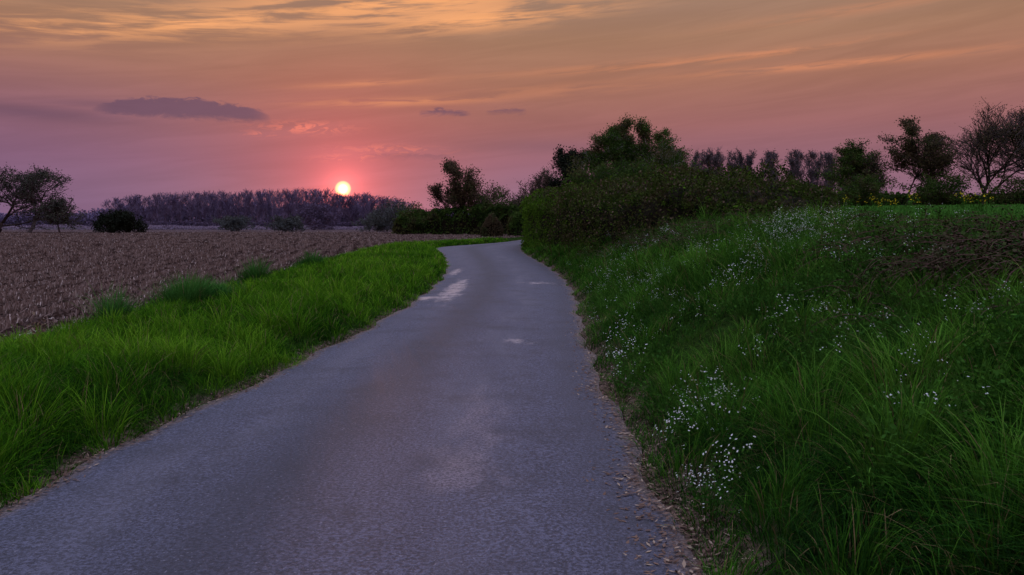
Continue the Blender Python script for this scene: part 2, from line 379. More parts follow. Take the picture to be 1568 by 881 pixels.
n = 80000; y = logy(n, 7, 118); x = Rf(y)+5.0+(0.75*y+3)*rng.uniform(0, 1, n)
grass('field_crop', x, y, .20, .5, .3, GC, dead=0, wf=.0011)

def herb(nst, lpl, ls, fl):
    segs = []; tips = []
    for _ in range(nst):
        a = rng.uniform(0, 6.28); r0 = rng.uniform(0, .10); p = np.array([r0*math.cos(a), r0*math.sin(a), 0]); d = np.array([.35*math.cos(a), .35*math.sin(a), 1.0])+rng.normal(0, .15, 3)
        q = p+unit(d)*rng.uniform(.18, .38); segs.append([*p, *q, .002, .0015]); tips.append(q)
    T = np.array(tips); Lp = np.repeat(T, lpl, 0)*rng.uniform(.15, .95, (nst*lpl, 1))+rng.normal(0, .025, (nst*lpl, 3))
    V1, Q1 = tubes(segs, 3); V2, Q2 = leafq(Lp, ls, rng, .5)
    return V1, Q1, V2, Q2, T
fobs = []
for i in range(5):
    V1, Q1, V2, Q2, T = herb(6+i, 8, .014, 1); parts = [(V1, Q1, 0), (V2, Q2, 0)]
    FP = np.repeat(T, 3, 0)+rng.normal(0, .018, (len(T)*3, 3)); FP[:, 2] += .01
    n_ = len(FP); s = rng.uniform(.0055, .010, n_)
    for kk in range(3):
        a = kk*math.pi/3+rng.uniform(0, 1, n_); nrm = unit(np.stack([rng.normal(0, .5, n_), rng.normal(-.5, .5, n_), np.ones(n_)], -1))
        A = unit(np.cross(nrm, np.stack([np.cos(a), np.sin(a), 0*a], -1))); B = np.cross(nrm, A)
        A = A*s[:, None]; B = B*s[:, None]*.42
        Pk = FP+nrm*0.0006*kk
        V = np.stack([Pk-A, Pk-B, Pk+A, Pk+B], 1).reshape(-1, 3); parts.append((V, np.arange(4*n_).reshape(-1, 4), 1))
    fobs.append(build(f'stitchwort_{i}', parts, [M_herb, M_petal], link=False))
C_flower = make_coll('stitchwort_src', fobs)
cent = [(3.9, 10.7, .45, 30), (4.6, 12.4, .6, 30), (3.3, 10, .30, 20), (2.9, 9.3, .25, 9), (5.2, 13.6, .6, 22), (2.5, 12.8, .4, 16), (1.95, 12, .3, 6), (1.02, 7.3, .10, 6), (1.12, 8.2, .15, 5), (1.25, 9.5, .15, 6),
        (1.22, 5.3, .07, 6), (1.45, 5.8, .10, 5), (1.15, 4.8, .1, 3), (2.1, 6.4, .15, 5), (1.02, 4.15, .05, 6), (1.1, 4.4, .08, 3), (2.7, 5.4, .3, 3), (2.0, 9, .3, 4), (1.6, 10.8, .3, 6), (3.2, 4.6, .4, 3),
        (2.5, 17, .5, 10), (3.5, 17, .6, 10), (1.9, 15, .2, 6), (3.1, 7.4, .2, 3), (2.3, 21, .5, 10), (3.0, 25, .7, 8), (3.7, 4.9, .3, 3), (2.4, 5.0, .1, 3)]
fx = np.concatenate([rng.normal(c[0], c[2], c[3]) for c in cent]+[Rf(10)+rng.uniform(.2, 4.0, 45)])
fy = np.concatenate([rng.normal(c[1], c[2]*1.6, c[3]) for c in cent]+[logy(45, 3.6, 40)])
ok = fx > Rf(fy)+.12; fx, fy = fx[ok], fy[ok]
scatter('stitchwort_flowers', np.stack([fx, fy, hgt(fx, fy)+.02], -1), rz(rng, len(fx), .2), np.repeat(rng.uniform(.65, 1.1, (len(fx), 1)), 3, 1), C_flower, 5, rng)
hobs = []
for i in range(4):
    V1, Q1, V2, Q2, T = herb(14, 6, .018, 0)
    hobs.append(build(f'herb_{i}', [(V1, Q1, 0), (V2, Q2, 0)], [M_herb], link=False))
C_herb = make_coll('herb_src', hobs)
n = 3600; y = logy(n, 2.6, 45); x = Rf(y)+.12+rng.uniform(0, 1, n)*6; ok = lump(x, y, 7, 2.2) > 0.15; x, y = x[ok], y[ok]
scatter('bank_herbs', np.stack([x, y, hgt(x, y)], -1), rz(rng, len(x), .2), np.repeat(rng.uniform(.6, 1.15, (len(x), 1)), 3, 1), C_herb, 4, rng)
bobs = []
for i in range(5):
    segs = []; LP = []
    for s_ in range(14):
        a = rng.uniform(0, 6.28); p = np.array([rng.normal(0, .08), rng.normal(0, .08), 0.]); d = unit(np.array([math.cos(a)*.7, math.sin(a)*.7, 1.2]))
        for j in range(7):
            d = unit(d+np.array([math.cos(a)*.13, math.sin(a)*.13, -.30])+rng.normal(0, .12, 3)); q = p+d*.09
            segs.append([*p, *q, .005*(1-j*.09), .005*(1-(j+1)*.09)]); p = q
            for _ in range(3): LP.append(q+rng.normal(0, .03, 3))
    V1, Q1 = tubes(segs, 4); V2, Q2 = leafq(np.array(LP), .017, rng, .7)
    bobs.append(build(f'bramble_{i}', [(V1, Q1, 0), (V2, Q2, 1)], [M_stem, M_bramble], link=False))
C_br = make_coll('bramble_src', bobs)
bx, by = [], []
for cx, cy, sx, sy, nn in ((4.5, 7.6, .5, .8, 95), (3.7, 6.0, .35, .5, 45), (4.8, 9.6, .4, 1.0, 24), (5.4, 14.5, .5, 1.6, 40), (4.0, 15.5, .5, 1.2, 36), (4.2, 18.5, .6, 1.5, 60), (3.4, 22, .4, 1.5, 30)):
    bx.append(rng.normal(cx, sx, nn)); by.append(rng.normal(cy, sy, nn))
bx = np.concatenate(bx); by = np.concatenate(by)
scatter('bramble_thicket', np.stack([bx, by, hgt(bx, by)], -1), rz(rng, len(bx), .3), np.repeat(rng.uniform(.6, 1.1, (len(bx), 1)), 3, 1), C_br, 5, rng)
robs = []
for i in range(3):
    V1, Q1, V2, Q2, T = herb(5, 5, .03, 0); T = T*np.array([1, 1, 3.0]); V1 = V1*np.array([1, 1, 3.0]); V2 = V2*np.array([1.5, 1.5, 3.0])
    V3, Q3 = leafq(np.repeat(T, 4, 0)+rng.normal(0, .03, (len(T)*4, 3)), .028, rng, .8)
    robs.append(build(f'rape_{i}', [(V1, Q1, 0), (V2, Q2, 0), (V3, Q3, 1)], [M_herb, M_yel], link=False))
C_rape = make_coll('rape_src', robs)
n = 22; y = rng.uniform(24, 50, n); x = y*rng.uniform(.42, .60, n)
scatter('rapeseed_flowers', np.stack([x, y, hgt(x, y)], -1), rz(rng, n), np.repeat(rng.uniform(.6, 1.0, (n, 1)), 3, 1), C_rape, 3, rng)

# ------------------------------------------------------------------ stubble
sobs = []
for i in range(6):
    n_ = 26; P0 = np.stack([rng.normal(0, .06, n_), rng.uniform(-.6, .6, n_), 0*np.zeros(n_)], -1); P0[14:, 0] = rng.uniform(-.4, .4, n_-14)
    segs = []
    for j in range(n_):
        if j < 14: d = unit(np.array([rng.normal(0, .35), rng.normal(0, .35), 1.0])); Ls = rng.uniform(.08, .20); z0 = 0
        else: d = unit(np.array([rng.normal(), rng.normal(), rng.uniform(0, .25)])); Ls = rng.uniform(.06, .26); z0 = .015
        p = P0[j]+[0, 0, z0]; q = p+d*Ls; segs.append([*p, *q, .010, .008])
    V1, Q1 = tubes(segs, 3)
    parts = [(V1, Q1, 0)]
    for j in range(9):
        c = np.array([rng.uniform(-.4, .4), rng.uniform(-.6, .6), 0.01]); r0 = rng.uniform(.03, .09)
        cb = np.array([[x_, y_, z_] for z_ in (-1, 1) for (x_, y_) in ((-1, -1), (1, -1), (1, 1), (-1, 1))], float); cb[4:, :2] *= .6; cb = cb*r0*rng.uniform(.6, 1.2, (8, 3))+c
        parts.append((cb, [[0, 1, 5, 4], [1, 2, 6, 5], [2, 3, 7, 6], [3, 0, 4, 7], [4, 5, 6, 7]], 1))
    V2, Q2 = leafq(np.stack([rng.uniform(-.4, .4, 16), rng.uniform(-.6, .6, 16), rng.uniform(.01, .04, 16)], -1), .035, rng, .5); parts.append((V2, Q2, 0))
    sobs.append(build(f'stubble_{i}', parts, [M_dry, M_clod], link=False))
C_st = make_coll('stubble_src', sobs)
n = 11000; y = logy(n, 9, 170); x = Ff(y)-.3-(0.75*y)*rng.uniform(0, 1, n)
x = (np.round((x+.19*y)/.757)*.757-.19*y)+rng.normal(0, .09, n)
ok = (x < Ff(y)-.2) & (x > -0.72*y-3); x, y = x[ok], y[ok]
rt = np.stack([0*x, 0*x, .188+rng.choice([0, math.pi], len(x))+rng.normal(0, .08, len(x))], -1)
sc = (1+np.clip(y-20, 0, 200)/80)
scatter('field_stubble', np.stack([x, y, hgt(x, y)], -1), rt, np.stack([sc, sc, np.minimum(sc, 1.4)*rng.uniform(.5, 1.3, len(x))], -1), C_st, 6, rng)

n = 7000; y = logy(n, 3, 35); side = rng.uniform(0, 1, n) < .7
x = np.where(side, Rf(y)+rng.normal(.0, .14, n), Lf(y)-rng.normal(.0, .08, n))
zz = np.where((x > Lf(y)) & (x < Rf(y)), .018, np.maximum(hgt(x, y), 0)+.012)
P = np.stack([x, y, zz], -1)
a = unit(np.stack([rng.normal(size=n), rng.normal(size=n), rng.normal(0, .2, n)], -1)); b_ = unit(np.cross(a, [0, 0, 1.]))
s_ = rng.uniform(.006, .02, n)[:, None]; V = np.stack([P-a*s_*1.4, P-b_*s_*.5, P+a*s_*1.4, P+b_*s_*.5], 1)
build('leaf_litter', [(V, np.arange(4*n).reshape(-1, 4), 0)], [M_litter])

V1, Q1 = tubes([[-.02, 0, 0, .02, 0, .28, .008, .004], [0, 0, .1, .1, .03, .24, .005, .003], [0, 0, .08, -.09, 0, .2, .005, .003]], 5)
Lp = rng.normal(0, 1, (40, 3))*[.05, .05, .05]+[0, 0, .2]; V2, Q2 = leafq(Lp, .022, rng)
ob = build('dead_dock_plant', [(V1, Q1, 0), (V2, Q2, 0)], [M_litter]); ob.location = (-5.3, 8.9, float(hgt(-5.3, 8.9))+.08)

# ------------------------------------------------------------------ hedge
def hedge(name, pts, n, leaf, mats, seed, greenfn=None, pdf_log=True, lumpy=.22, core_n=80, box=.55, twig=100):
    rg = np.random.default_rng(seed); A = np.array(pts, float)
    seg = np.hypot(*(np.diff(A[:, :2], axis=0).T)); s = np.concatenate([[0], np.cumsum(seg)])
    def at(t):
        o = [np.interp(t, s, A[:, i]) for i in range(4)]
        e = .3; dx = np.interp(t+e, s, A[:, 0])-np.interp(t-e, s, A[:, 0]); dy = np.interp(t+e, s, A[:, 1])-np.interp(t-e, s, A[:, 1])
        nn = np.hypot(dx, dy)+1e-9; return o[0], o[1], o[2], o[3], dy/nn, -dx/nn
    def surf(t, th, k):
        cx, cy, w, top, ax, ay = at(t)
        base = hgt(cx, cy)
        endf = np.minimum(1, np.minimum(t, s[-1]-t)/1.4+0.05)**.5
        c = np.cos(th); sn = np.sin(th)
        ox = np.sign(c)*np.abs(c)**box*w*k*endf; oz = np.abs(sn)**(box+.05)*(top-base)*(0.25+0.75*endf)
        x = cx+ax*ox; y = cy+ay*ox
        low = np.minimum(hgt(x, y), base)
        z = low+(base+oz*k-low)*np.clip(np.abs(sn)*3, 0, 1)
        return x, y, z, ax, ay
    T = rg.uniform(0, s[-1], n*3)
    yy_ = np.interp(T, s, A[:, 1]); keep = rg.uniform(0, 1, len(T)) < np.clip((yy_.min()/yy_) if pdf_log else 1, 0, 1)
    T = T[keep][:n]; th = rg.uniform(0, math.pi, len(T))
    x, y, z, ax, ay = surf(T, th, 1.0)
    big = lump(x, y, z, 1.4)*lumpy+lump(x, y, z, 3.4)*lumpy*.55
    lm = big+rg.normal(0, .06, len(T))-np.abs(rg.normal(0, .09, len(T)))
    c = np.sign(np.cos(th))*np.abs(np.cos(th))**.8; x = x+ax*c*lm; y = y+ay*c*lm; z = z+np.sin(th)*lm
    P = np.stack([x, y, z], -1); V, Qd = leafq(P, leaf*(1+np.clip(y-20, 0, 90)/45), rg, .65)
    mi = np.zeros(len(T), int) if greenfn is None else greenfn(x, y, z, th, rg)
    parts = [(V, Qd[mi == 0], 0)] + ([(V, Qd[mi == 1], 1)] if (mi == 1).any() else [])
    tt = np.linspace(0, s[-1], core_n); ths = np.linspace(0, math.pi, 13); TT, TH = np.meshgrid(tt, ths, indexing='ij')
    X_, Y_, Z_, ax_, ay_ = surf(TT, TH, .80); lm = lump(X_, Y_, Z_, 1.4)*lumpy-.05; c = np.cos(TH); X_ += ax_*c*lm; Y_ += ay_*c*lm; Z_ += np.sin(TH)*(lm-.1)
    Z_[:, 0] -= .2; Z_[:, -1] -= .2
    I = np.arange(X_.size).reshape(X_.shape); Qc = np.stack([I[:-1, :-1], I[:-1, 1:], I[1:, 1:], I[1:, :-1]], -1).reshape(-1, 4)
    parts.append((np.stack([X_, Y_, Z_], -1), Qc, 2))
    nt = n//twig; t = rg.uniform(0, s[-1], nt)**1.0; x, y, z, _, _ = surf(t, rg.uniform(.7, 2.4, nt), 1.0)
    sg = []; TL = []
    for i in range(nt):
        p = np.array([x[i], y[i], z[i]-.1]); q = p+np.array([rg.normal(0, .14), rg.normal(0, .14), rg.uniform(.12, .5)]); sg.append([*p, *q, .006, .003])
        for k in range(5): TL.append(p+(q-p)*rg.uniform(.3, 1)+rg.normal(0, .03, 3))
    V4, Q4 = tubes(sg, 3); parts.append((V4, Q4, 3))
    TL = np.array(TL); V5, Q5 = leafq(TL, leaf*(1+np.clip(TL[:, 1]-20, 0, 90)/45), rg, .6); parts.append((V5, Q5, 0))
    return build(name, parts, mats+[M_core, M_bark])
def gf(x, y, z, th, rg):
    f = np.clip((y-34)/12, 0, .8)*np.clip((3.6-x)/1.0, 0, 1)+.08+.25*(lump(x, y, z, 1.3) > .4)
    return (rg.uniform(0, 1, len(x)) < f).astype(int)
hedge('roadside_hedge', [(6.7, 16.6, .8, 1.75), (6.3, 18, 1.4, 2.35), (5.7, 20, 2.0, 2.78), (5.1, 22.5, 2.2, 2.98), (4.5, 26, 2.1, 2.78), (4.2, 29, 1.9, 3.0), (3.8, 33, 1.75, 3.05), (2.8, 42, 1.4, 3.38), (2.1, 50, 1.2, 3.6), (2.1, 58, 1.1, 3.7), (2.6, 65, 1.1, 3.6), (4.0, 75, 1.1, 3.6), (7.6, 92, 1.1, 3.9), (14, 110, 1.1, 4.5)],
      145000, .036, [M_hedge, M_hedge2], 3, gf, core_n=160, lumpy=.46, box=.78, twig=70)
hedge('field_hedge', [(-19, 128, 1.6, 3.2), (-12, 126, 1.6, 3.8), (-6, 124, 1.5, 4.4), (0, 122, 1.6, 4.6), (6, 122, 1.5, 4.2), (12, 128, 1.5, 4.6)], 16000, .06, [M_treeleaf, M_hedge2], 4, None, False, .8)
hedge('clipped_hedge', [(-.4, 108, .9, 3.2), (2.6, 112, 1, 3.7), (7, 118, 1.0, 4.0)], 7000, .05, [M_treeleaf, M_hedge2], 5, None, False, .15)
hedge('thorn_bush', [(-3.9, 99, .9, 2.2), (-3.2, 99, 1.3, 2.9), (-2.2, 99, 1.3, 3.0), (-1.1, 99, .9, 2.4)], 4000, .035, [M_redleaf, M_redleaf], 6, None, False, .2)
hedge('field_boundary_hedge', [(24, 118, 2.0, 6.0), (40, 120, 2.0, 5.4), (52, 120, 2.0, 6.3), (66, 120, 2.0, 5.6), (85, 120, 2.0, 6.6), (110, 122, 2.0, 6)], 40000, .07, [M_treeleaf, M_hedge2], 7, lambda x, y, z, th, rg: (lump(x, y, z, .25)+rg.normal(0, .3, len(x)) > .7).astype(int), False, .9)

# ------------------------------------------------------------------ trees
def gen_tree(seed, H, W, trunk=.25, levels=3, kids=(9, 6, 4, 2), spread=(.9, .8, .7, .6), ratio=(.55, .5, .5, .5), up=.1, wig=.12, r0=.25, rmin=.02, multi=1, trunk_top=.75, taper=.5):
    rg = np.random.default_rng(seed); segs = []; tips = []
    def grow(p, d, L, r, lev):
        n = (8, 6, 4, 3, 2)[lev]
        nk = kids[lev] if lev < levels else 0
        spots = np.sort(rg.uniform(trunk if lev == 0 else .2, 1.0, nk)) if nk else []
        si = 0
        for i in range(n):
            t1 = (i+1)/n
            d = unit(d+rg.normal(0, wig, 3)+np.array([0, 0, up*(1 if lev else .3)]))
            q = p+d*L/n; ra = max(rmin, r*(1-.75*i/n)); rb = max(rmin, r*(1-.75*t1)); segs.append([*p, *q, ra, rb])
            while si < len(spots) and spots[si] <= t1+1e-6:
                u = rg.uniform(0, 1); b = p+(q-p)*u
                pr = unit(np.cross(d, rg.normal(size=3))); sa = spread[lev]*rg.uniform(.6, 1.25)
                cd = unit(d*math.cos(sa)+pr*math.sin(sa))
                grow(b, cd, L*ratio[lev]*rg.uniform(.7, 1.2)*(1.15-(taper if lev == 0 else .5)*spots[si]), ra*.55, lev+1); si += 1
            p = q
            if lev >= levels-1: tips.append(p)
    for k in range(multi):
        d0 = np.array([0, 0, 1.]) if multi == 1 else unit(np.array([rg.normal(0, .45), rg.normal(0, .45), 1.]))
        grow(np.array([rg.normal(0, .15)*(multi > 1), rg.normal(0, .15)*(multi > 1), -.02*H]), d0, H*trunk_top, r0, 0)
    S = np.array(segs); T = np.array(tips)
    top = np.percentile(T[:, 2], 99.5); sz = H/top
    wx = np.percentile(T[:, 0], 97)-np.percentile(T[:, 0], 3); wy = np.percentile(T[:, 1], 97)-np.percentile(T[:, 1], 3)
    sx, sy = W/wx, W/wy
    S[:, [0, 3]] *= sx; S[:, [1, 4]] *= sy; S[:, [2, 5]] *= sz; T = T*[sx, sy, sz]
    return S, T, rg
def tree(name, x, y, H, W, seed, leaf=None, nleaf=0, lsz=.15, lspread=.3, bark=None, gapf=.3, z=None, link=True, **kw):
    S, T, rg = gen_tree(seed, H, W, **kw)
    parts = [(*tubes(S, 3), 0)]
    if nleaf:
        gm = lump(T[:, 0], T[:, 1], T[:, 2], 1.0*8/max(H, 4)+.3) > -1+2*gapf-.3
        Tg = T[gm] if gm.sum() > 10 else T
        P = Tg[rg.integers(0, len(Tg), nleaf)]+rg.normal(0, lspread, (nleaf, 3)); V, Qd = leafq(P, lsz, rg, .7); parts.append((V, Qd, 1))
    ob = build(name, parts, [bark or M_bark, leaf or M_treeleaf], link=link)
    ob.location = (x, y, float(hgt(x, y)) if z is None else z); return ob
OAK = dict(trunk=.2, kids=(13, 9, 6, 4), spread=(1.1, .9, .8, .7), ratio=(.8, .55, .5, .5), up=.09, wig=.18, r0=.45, rmin=.045, trunk_top=.65, taper=.7)
tree('oak_tree', -91.0, 150, 12.6, 13, 21, M_oakleaf, 4500, .15, .4, gapf=.2, **OAK)
tree('oak_tree', -99, 153, 12.4, 12, 24, M_oakleaf, 4500, .15, .4, gapf=.2, **OAK)
tree('field_maple_tree', -84.0, 148, 6.5, 6, 23, M_oakleaf, 2500, .14, .3, **{**OAK, 'r0': .2})
def bush(name, x, y, H, W, seed, leaf, n, lsz=.12, **kw):
    d = dict(trunk=.05, kids=(7, 5, 3), spread=(.8, .8, .8), ratio=(.7, .6, .5), levels=2, up=.05, wig=.2, r0=.06, rmin=.012, multi=7, trunk_top=.7); d.update(kw)
    return tree(name, x, y, H, W, seed, leaf, n, lsz, .10*H**.7, gapf=.1, **d)
bush('holly_bush', -76, 152, 4.2, 5.0, 31, M_pine, 8000, .15)
bush('holly_bush', -73.5, 152, 4.1, 4.2, 32, M_pine, 7000, .15)
bush('hawthorn_bush', -55, 190, 3.6, 7, 33, M_farleaf, 4000, .2)
bush('hawthorn_bush', -68, 195, 3.6, 8, 34, M_farleaf, 4000, .2)
bush('goat_willow_bush', -62, 250, 8.5, 10, 35, M_farpurple, 5000, .25)
bush('goat_willow_bush', -27.5, 190, 7.5, 9, 36, M_farleaf, 4000, .2)
bush('hawthorn_bush', -33, 195, 5, 8, 37, M_farleaf, 3500, .2)
tree('sycamore_tree', -6.4, 128, 11.2, 7.4, 50, M_redleaf, 13000, .13, .40, gapf=.1, trunk=.08, kids=(22, 9, 5, 3), spread=(.8, .7, .7, .6), ratio=(.5, .5, .5, .5), up=.12, wig=.08, r0=.3, rmin=.025, trunk_top=.95, taper=.9)
tree('ash_tree', -9.6, 130, 8.2, 5.0, 42, M_redleaf, 2500, .1, .3, trunk=.12, kids=(14, 8, 5, 3), spread=(.5, .5, .6, .6), ratio=(.5, .5, .5, .5), up=.16, wig=.1, r0=.18, rmin=.03, taper=.8)
bush('hazel_bush', -13.2, 128, 4.8, 6, 43, M_treeleaf, 6000, .12)
bush('hazel_bush', -2.5, 126, 7.2, 8, 44, M_treeleaf, 9000, .12)
bush('hazel_bush', 2.0, 126, 6.8, 7, 45, M_redleaf, 6000, .11)
TW = dict(trunk=.1, kids=(13, 8, 6, 3), spread=(.45, .5, .6, .6), ratio=(.6, .5, .5, .5), up=.16, wig=.09, r0=.16, rmin=.028)
tree('alder_tree', 2.6, 115, 9.2, 5.5, 46, M_redleaf, 1500, .1, .3, **TW)
tree('alder_tree', 4.9, 112, 9.6, 4.6, 47, M_redleaf, 1500, .1, .3, **TW)
tree('alder_tree', 0.0, 130, 8.6, 5.5, 48, M_redleaf, 1800, .1, .3, **TW)
tree('pine_tree', 6.8, 92, 9.4, 4.6, 51, M_pine, 14000, .11, .28, trunk=.3, kids=(18, 7, 4), levels=2, spread=(1.2, .8, .7), ratio=(.4, .5, .5), up=.03, wig=.08, r0=.2, rmin=.02, taper=.8)
BI = dict(trunk=.12, kids=(20, 8, 5, 2), spread=(.6, .6, .7, .7), ratio=(.42, .5, .5, .5), up=.13, wig=.07, r0=.15, rmin=.014, trunk_top=.95, bark=M_birch, taper=.85)
for i, (x_, y_, h_, w_, nl) in enumerate(((8.8, 84, 8.3, 4.6, 14000), (11.6, 88, 9.9, 3.8, 12000), (13.6, 86, 7.8, 3.8, 11000), (15.6, 86, 9.3, 3.6, 12000), (17.6, 90, 9.0, 3.2, 9000))):
    tree('birch_tree', x_, y_, h_, w_, 260+i, M_treeleaf, nl, .085, .26, gapf=.3, **BI)
bush('elder_bush', 12.0, 80, 4.8, 6.5, 71, M_treeleaf, 8000, .11)
bush('elder_bush', 16.4, 80, 4.4, 6.5, 72, M_treeleaf, 8000, .11)
bush('elder_bush', 8.2, 78, 4.2, 5, 73, M_treeleaf, 6000, .11)
WB = {**BI, 'bark': M_bark, 'rmin': .025}
tree('willow_tree', 48.0, 110, 8.8, 6, 81, M_treeleaf, 10000, .11, .3, gapf=.2, **WB)
tree('ash_tree', 54.5, 110, 11.6, 6.4, 83, M_redleaf, 11000, .12, .3, gapf=.2, **WB)
tree('willow_tree', 51.0, 112, 7.8, 4.5, 84, M_redleaf, 3500, .1, .3, **TW)
BE = dict(trunk=.10, kids=(18, 11, 8, 5), spread=(.85, .65, .6, .6), ratio=(.8, .5, .5, .5), up=.10, wig=.1, r0=.35, rmin=.030, trunk_top=.6, taper=.7)
tree('beech_tree', 65.0, 110, 13.6, 13, 88, M_redleaf, 8000, .09, .45, gapf=.1, **BE)
tree('beech_tree', 74.0, 112, 13.2, 11, 86, M_redleaf, 8000, .09, .45, gapf=.1, **BE)
tree('hornbeam_tree', 59.8, 112, 9.5, 5.5, 87, M_redleaf, 4000, .1, .3, **TW)
for i, (x_, y_, h_, w_) in enumerate(((38, 114, 4.6, 7), (47, 108, 4.0, 7), (57, 106, 4.2, 7), (68, 106, 4.4, 9))):
    bush('field_maple_bush', x_, y_, h_, w_, 90+i, M_treeleaf, 6000, .12)

wobs = []
for i in range(6):
    o = tree(f'wood_{i}', 0, 0, 15, 3.4, 100+i, M_farpurple, 160, .12, .35, bark=M_bark_far, z=0, link=False, trunk=.22, kids=(20, 6, 3), levels=2, spread=(.45, .5, .6), ratio=(.24, .5, .5), up=.2, wig=.04, r0=.20, rmin=.055, trunk_top=.95); o.location = (0, 0, 0); wobs.append(o)
C_w = make_coll('wood_src', wobs)
xr = [np.arange(-149+o, -60, sp) for o, sp in ((0, 1.7), (.6, 1.9), (.3, 2.2))]
x = np.concatenate(xr); y = np.concatenate([np.full(len(q), yv) for q, yv in zip(xr, (290., 300., 311.))]); x2 = rng.uniform(-62, -38, 36); y2 = rng.uniform(290, 312, 36)
xa = np.concatenate([x+rng.normal(0, .4, len(x)), x2]); ya = np.concatenate([y+rng.normal(0, 1.5, len(x)), y2]); pxl = 784+xa/ya*1220
hs = np.interp(pxl, [180, 200, 300, 450, 500, 512, 540, 555, 600, 640], [.80, .86, .94, 1.02, 1.02, .92, .90, .92, .80, .6])*ya/305*rng.uniform(.92, 1.04, len(xa))
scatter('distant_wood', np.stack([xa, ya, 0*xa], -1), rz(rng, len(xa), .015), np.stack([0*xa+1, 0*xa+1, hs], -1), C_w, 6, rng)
pobs = []
for i in range(5):
    o = tree(f'pop_{i}', 0, 0, 21, 3.8, 120+i, M_popleaf, 1800, .16, .3, bark=M_bark_pop, z=0, link=False, trunk=.3, kids=(24, 7, 3), levels=2, spread=(.4, .5, .6), ratio=(.2, .5, .5), up=.2, wig=.04, r0=.3, rmin=.05, trunk_top=.98); o.location = (0, 0, 0); pobs.append(o)
C_p = make_coll('poplar_src', pobs)
xa = np.concatenate([np.arange(54, 112, 2.7), np.arange(57, 112, 3.4)]); ya = 250+np.concatenate([np.zeros(len(np.arange(54, 112, 2.7))), np.full(len(np.arange(57, 112, 3.4)), 9.)])+rng.normal(0, 1, len(xa)); xa = xa+rng.normal(0, .3, len(xa))
scatter('poplar_row', np.stack([xa, ya, 0*xa+4.0], -1), rz(rng, len(xa), .01), np.stack([0*xa+1.0, 0*xa+1.0, rng.uniform(.96, 1.03, len(xa))], -1), C_p, 5, rng)
def belt(name, pts, n, sz, mat, seed, depth=6):
    rg = np.random.default_rng(seed); A = np.array(pts, float); t = rg.uniform(0, len(A)-1, n); ii = np.arange(len(A))
    x = np.interp(t, ii, A[:, 0]); y = np.interp(t, ii, A[:, 1]); H = np.interp(t, ii, A[:, 2]); b0 = np.interp(t, ii, A[:, 3])
    Hh = H*(.78+.28*lump(x, 0, 0, .35)+.12*lump(x, 3, 0, 1.3)); z = b0+Hh*rg.uniform(0, 1, n)**.7; y = y+rg.uniform(-depth, depth, n)
    V, Qd = leafq(np.stack([x, y, z], -1), sz, rg, .7); return build(name, [(V, Qd, 0)], [mat])
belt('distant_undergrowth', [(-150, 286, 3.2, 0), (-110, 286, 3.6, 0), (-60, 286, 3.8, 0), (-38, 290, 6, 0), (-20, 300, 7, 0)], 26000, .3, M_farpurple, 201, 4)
belt('distant_tree_belt', [(-330, 480, 9, 0), (-240, 480, 12, 0), (-225, 480, 15, 0), (-170, 490, 17, 0), (-110, 490, 17, 0), (-60, 490, 12, 0), (0, 490, 14, 0), (150, 490, 20, 0), (330, 480, 24, 0)], 70000, .8, M_belt, 202, 14)  # far trees, raised behind the wood to stand in for haze
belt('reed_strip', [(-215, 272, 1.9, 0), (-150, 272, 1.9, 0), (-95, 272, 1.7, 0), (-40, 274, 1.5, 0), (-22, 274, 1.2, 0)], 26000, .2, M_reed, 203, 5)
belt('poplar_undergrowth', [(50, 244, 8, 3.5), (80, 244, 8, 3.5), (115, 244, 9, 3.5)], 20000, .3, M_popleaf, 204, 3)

# ------------------------------------------------------------------ world sky
W = bpy.data.worlds.new('World'); SC.world = W; W.use_nodes = True
g = G(W.node_tree); g.n.clear(); out = g.new('ShaderNodeOutputWorld'); bgA = g.new('ShaderNodeBackground'); bgB = g.new('ShaderNodeBackground')
tc = g.new('ShaderNodeTexCoord'); dx, dy, dz = g.sep(tc.outputs['Generated'])
az = g.mul(g.m('ARCTAN2', dx, dy), 57.2958); el = g.mul(g.m('ARCSINE', dz), 57.2958)
f = g.m('DIVIDE', g.add(el, 2.0), 62.0, clamp=True)
def P_(e): return (e+2)/62
sky0 = g.ramp(f, [(P_(-2), s2l((122, 98, 132))), (P_(1.5), s2l((138, 106, 138))), (P_(4.5), s2l((146, 98, 116))), (P_(7), s2l((156, 101, 101))), (P_(10), s2l((164, 112, 94))),
                 (P_(13), s2l((165, 122, 98))), (P_(16), s2l((160, 126, 107))), (P_(26), s2l((154, 140, 144))), (P_(45), s2l((166, 172, 200))), (P_(60), s2l((168, 177, 210)))])
left = g.mul(g.ss(az, -8, -34), g.ss(el, 14, 3)); left = g.mul(left, g.ss(az, -150, -100))
sky0 = g.mix(g.mul(left, 0.6), sky0, s2l((118, 89, 126)))
rightm = g.mul(g.ss(az, 2, 30), g.ss(el, 12, 2), 0.35); sky0 = g.mix(rightm, sky0, s2l((148, 106, 114)))
SAZ, SEL = math.radians(-11.98), math.radians(2.55)
sd = (math.sin(SAZ)*math.cos(SEL), math.cos(SAZ)*math.cos(SEL), math.sin(SEL))
dt = g.add(g.mul(dx, sd[0]), g.mul(dy, sd[1]), g.mul(dz, sd[2]))
ang = g.mul(g.m('ARCCOSINE', g.m('MINIMUM', dt, 0.9999999)), 57.2958)
def ex(k): return g.m('EXPONENT', g.mul(ang, -1.0/k))
warm = g.m('EXPONENT', g.mul(-1.0, g.m('POWER', g.mul(ang, 1/8.0), 2.0)))
sky0 = g.mix(g.mul(warm, 0.45), sky0, s2l((196, 92, 92)))
ns = g.new('ShaderNodeTexSky', sky_type='NISHITA'); ns.sun_disc = False; ns.sun_elevation = SEL; ns.sun_rotation = SAZ
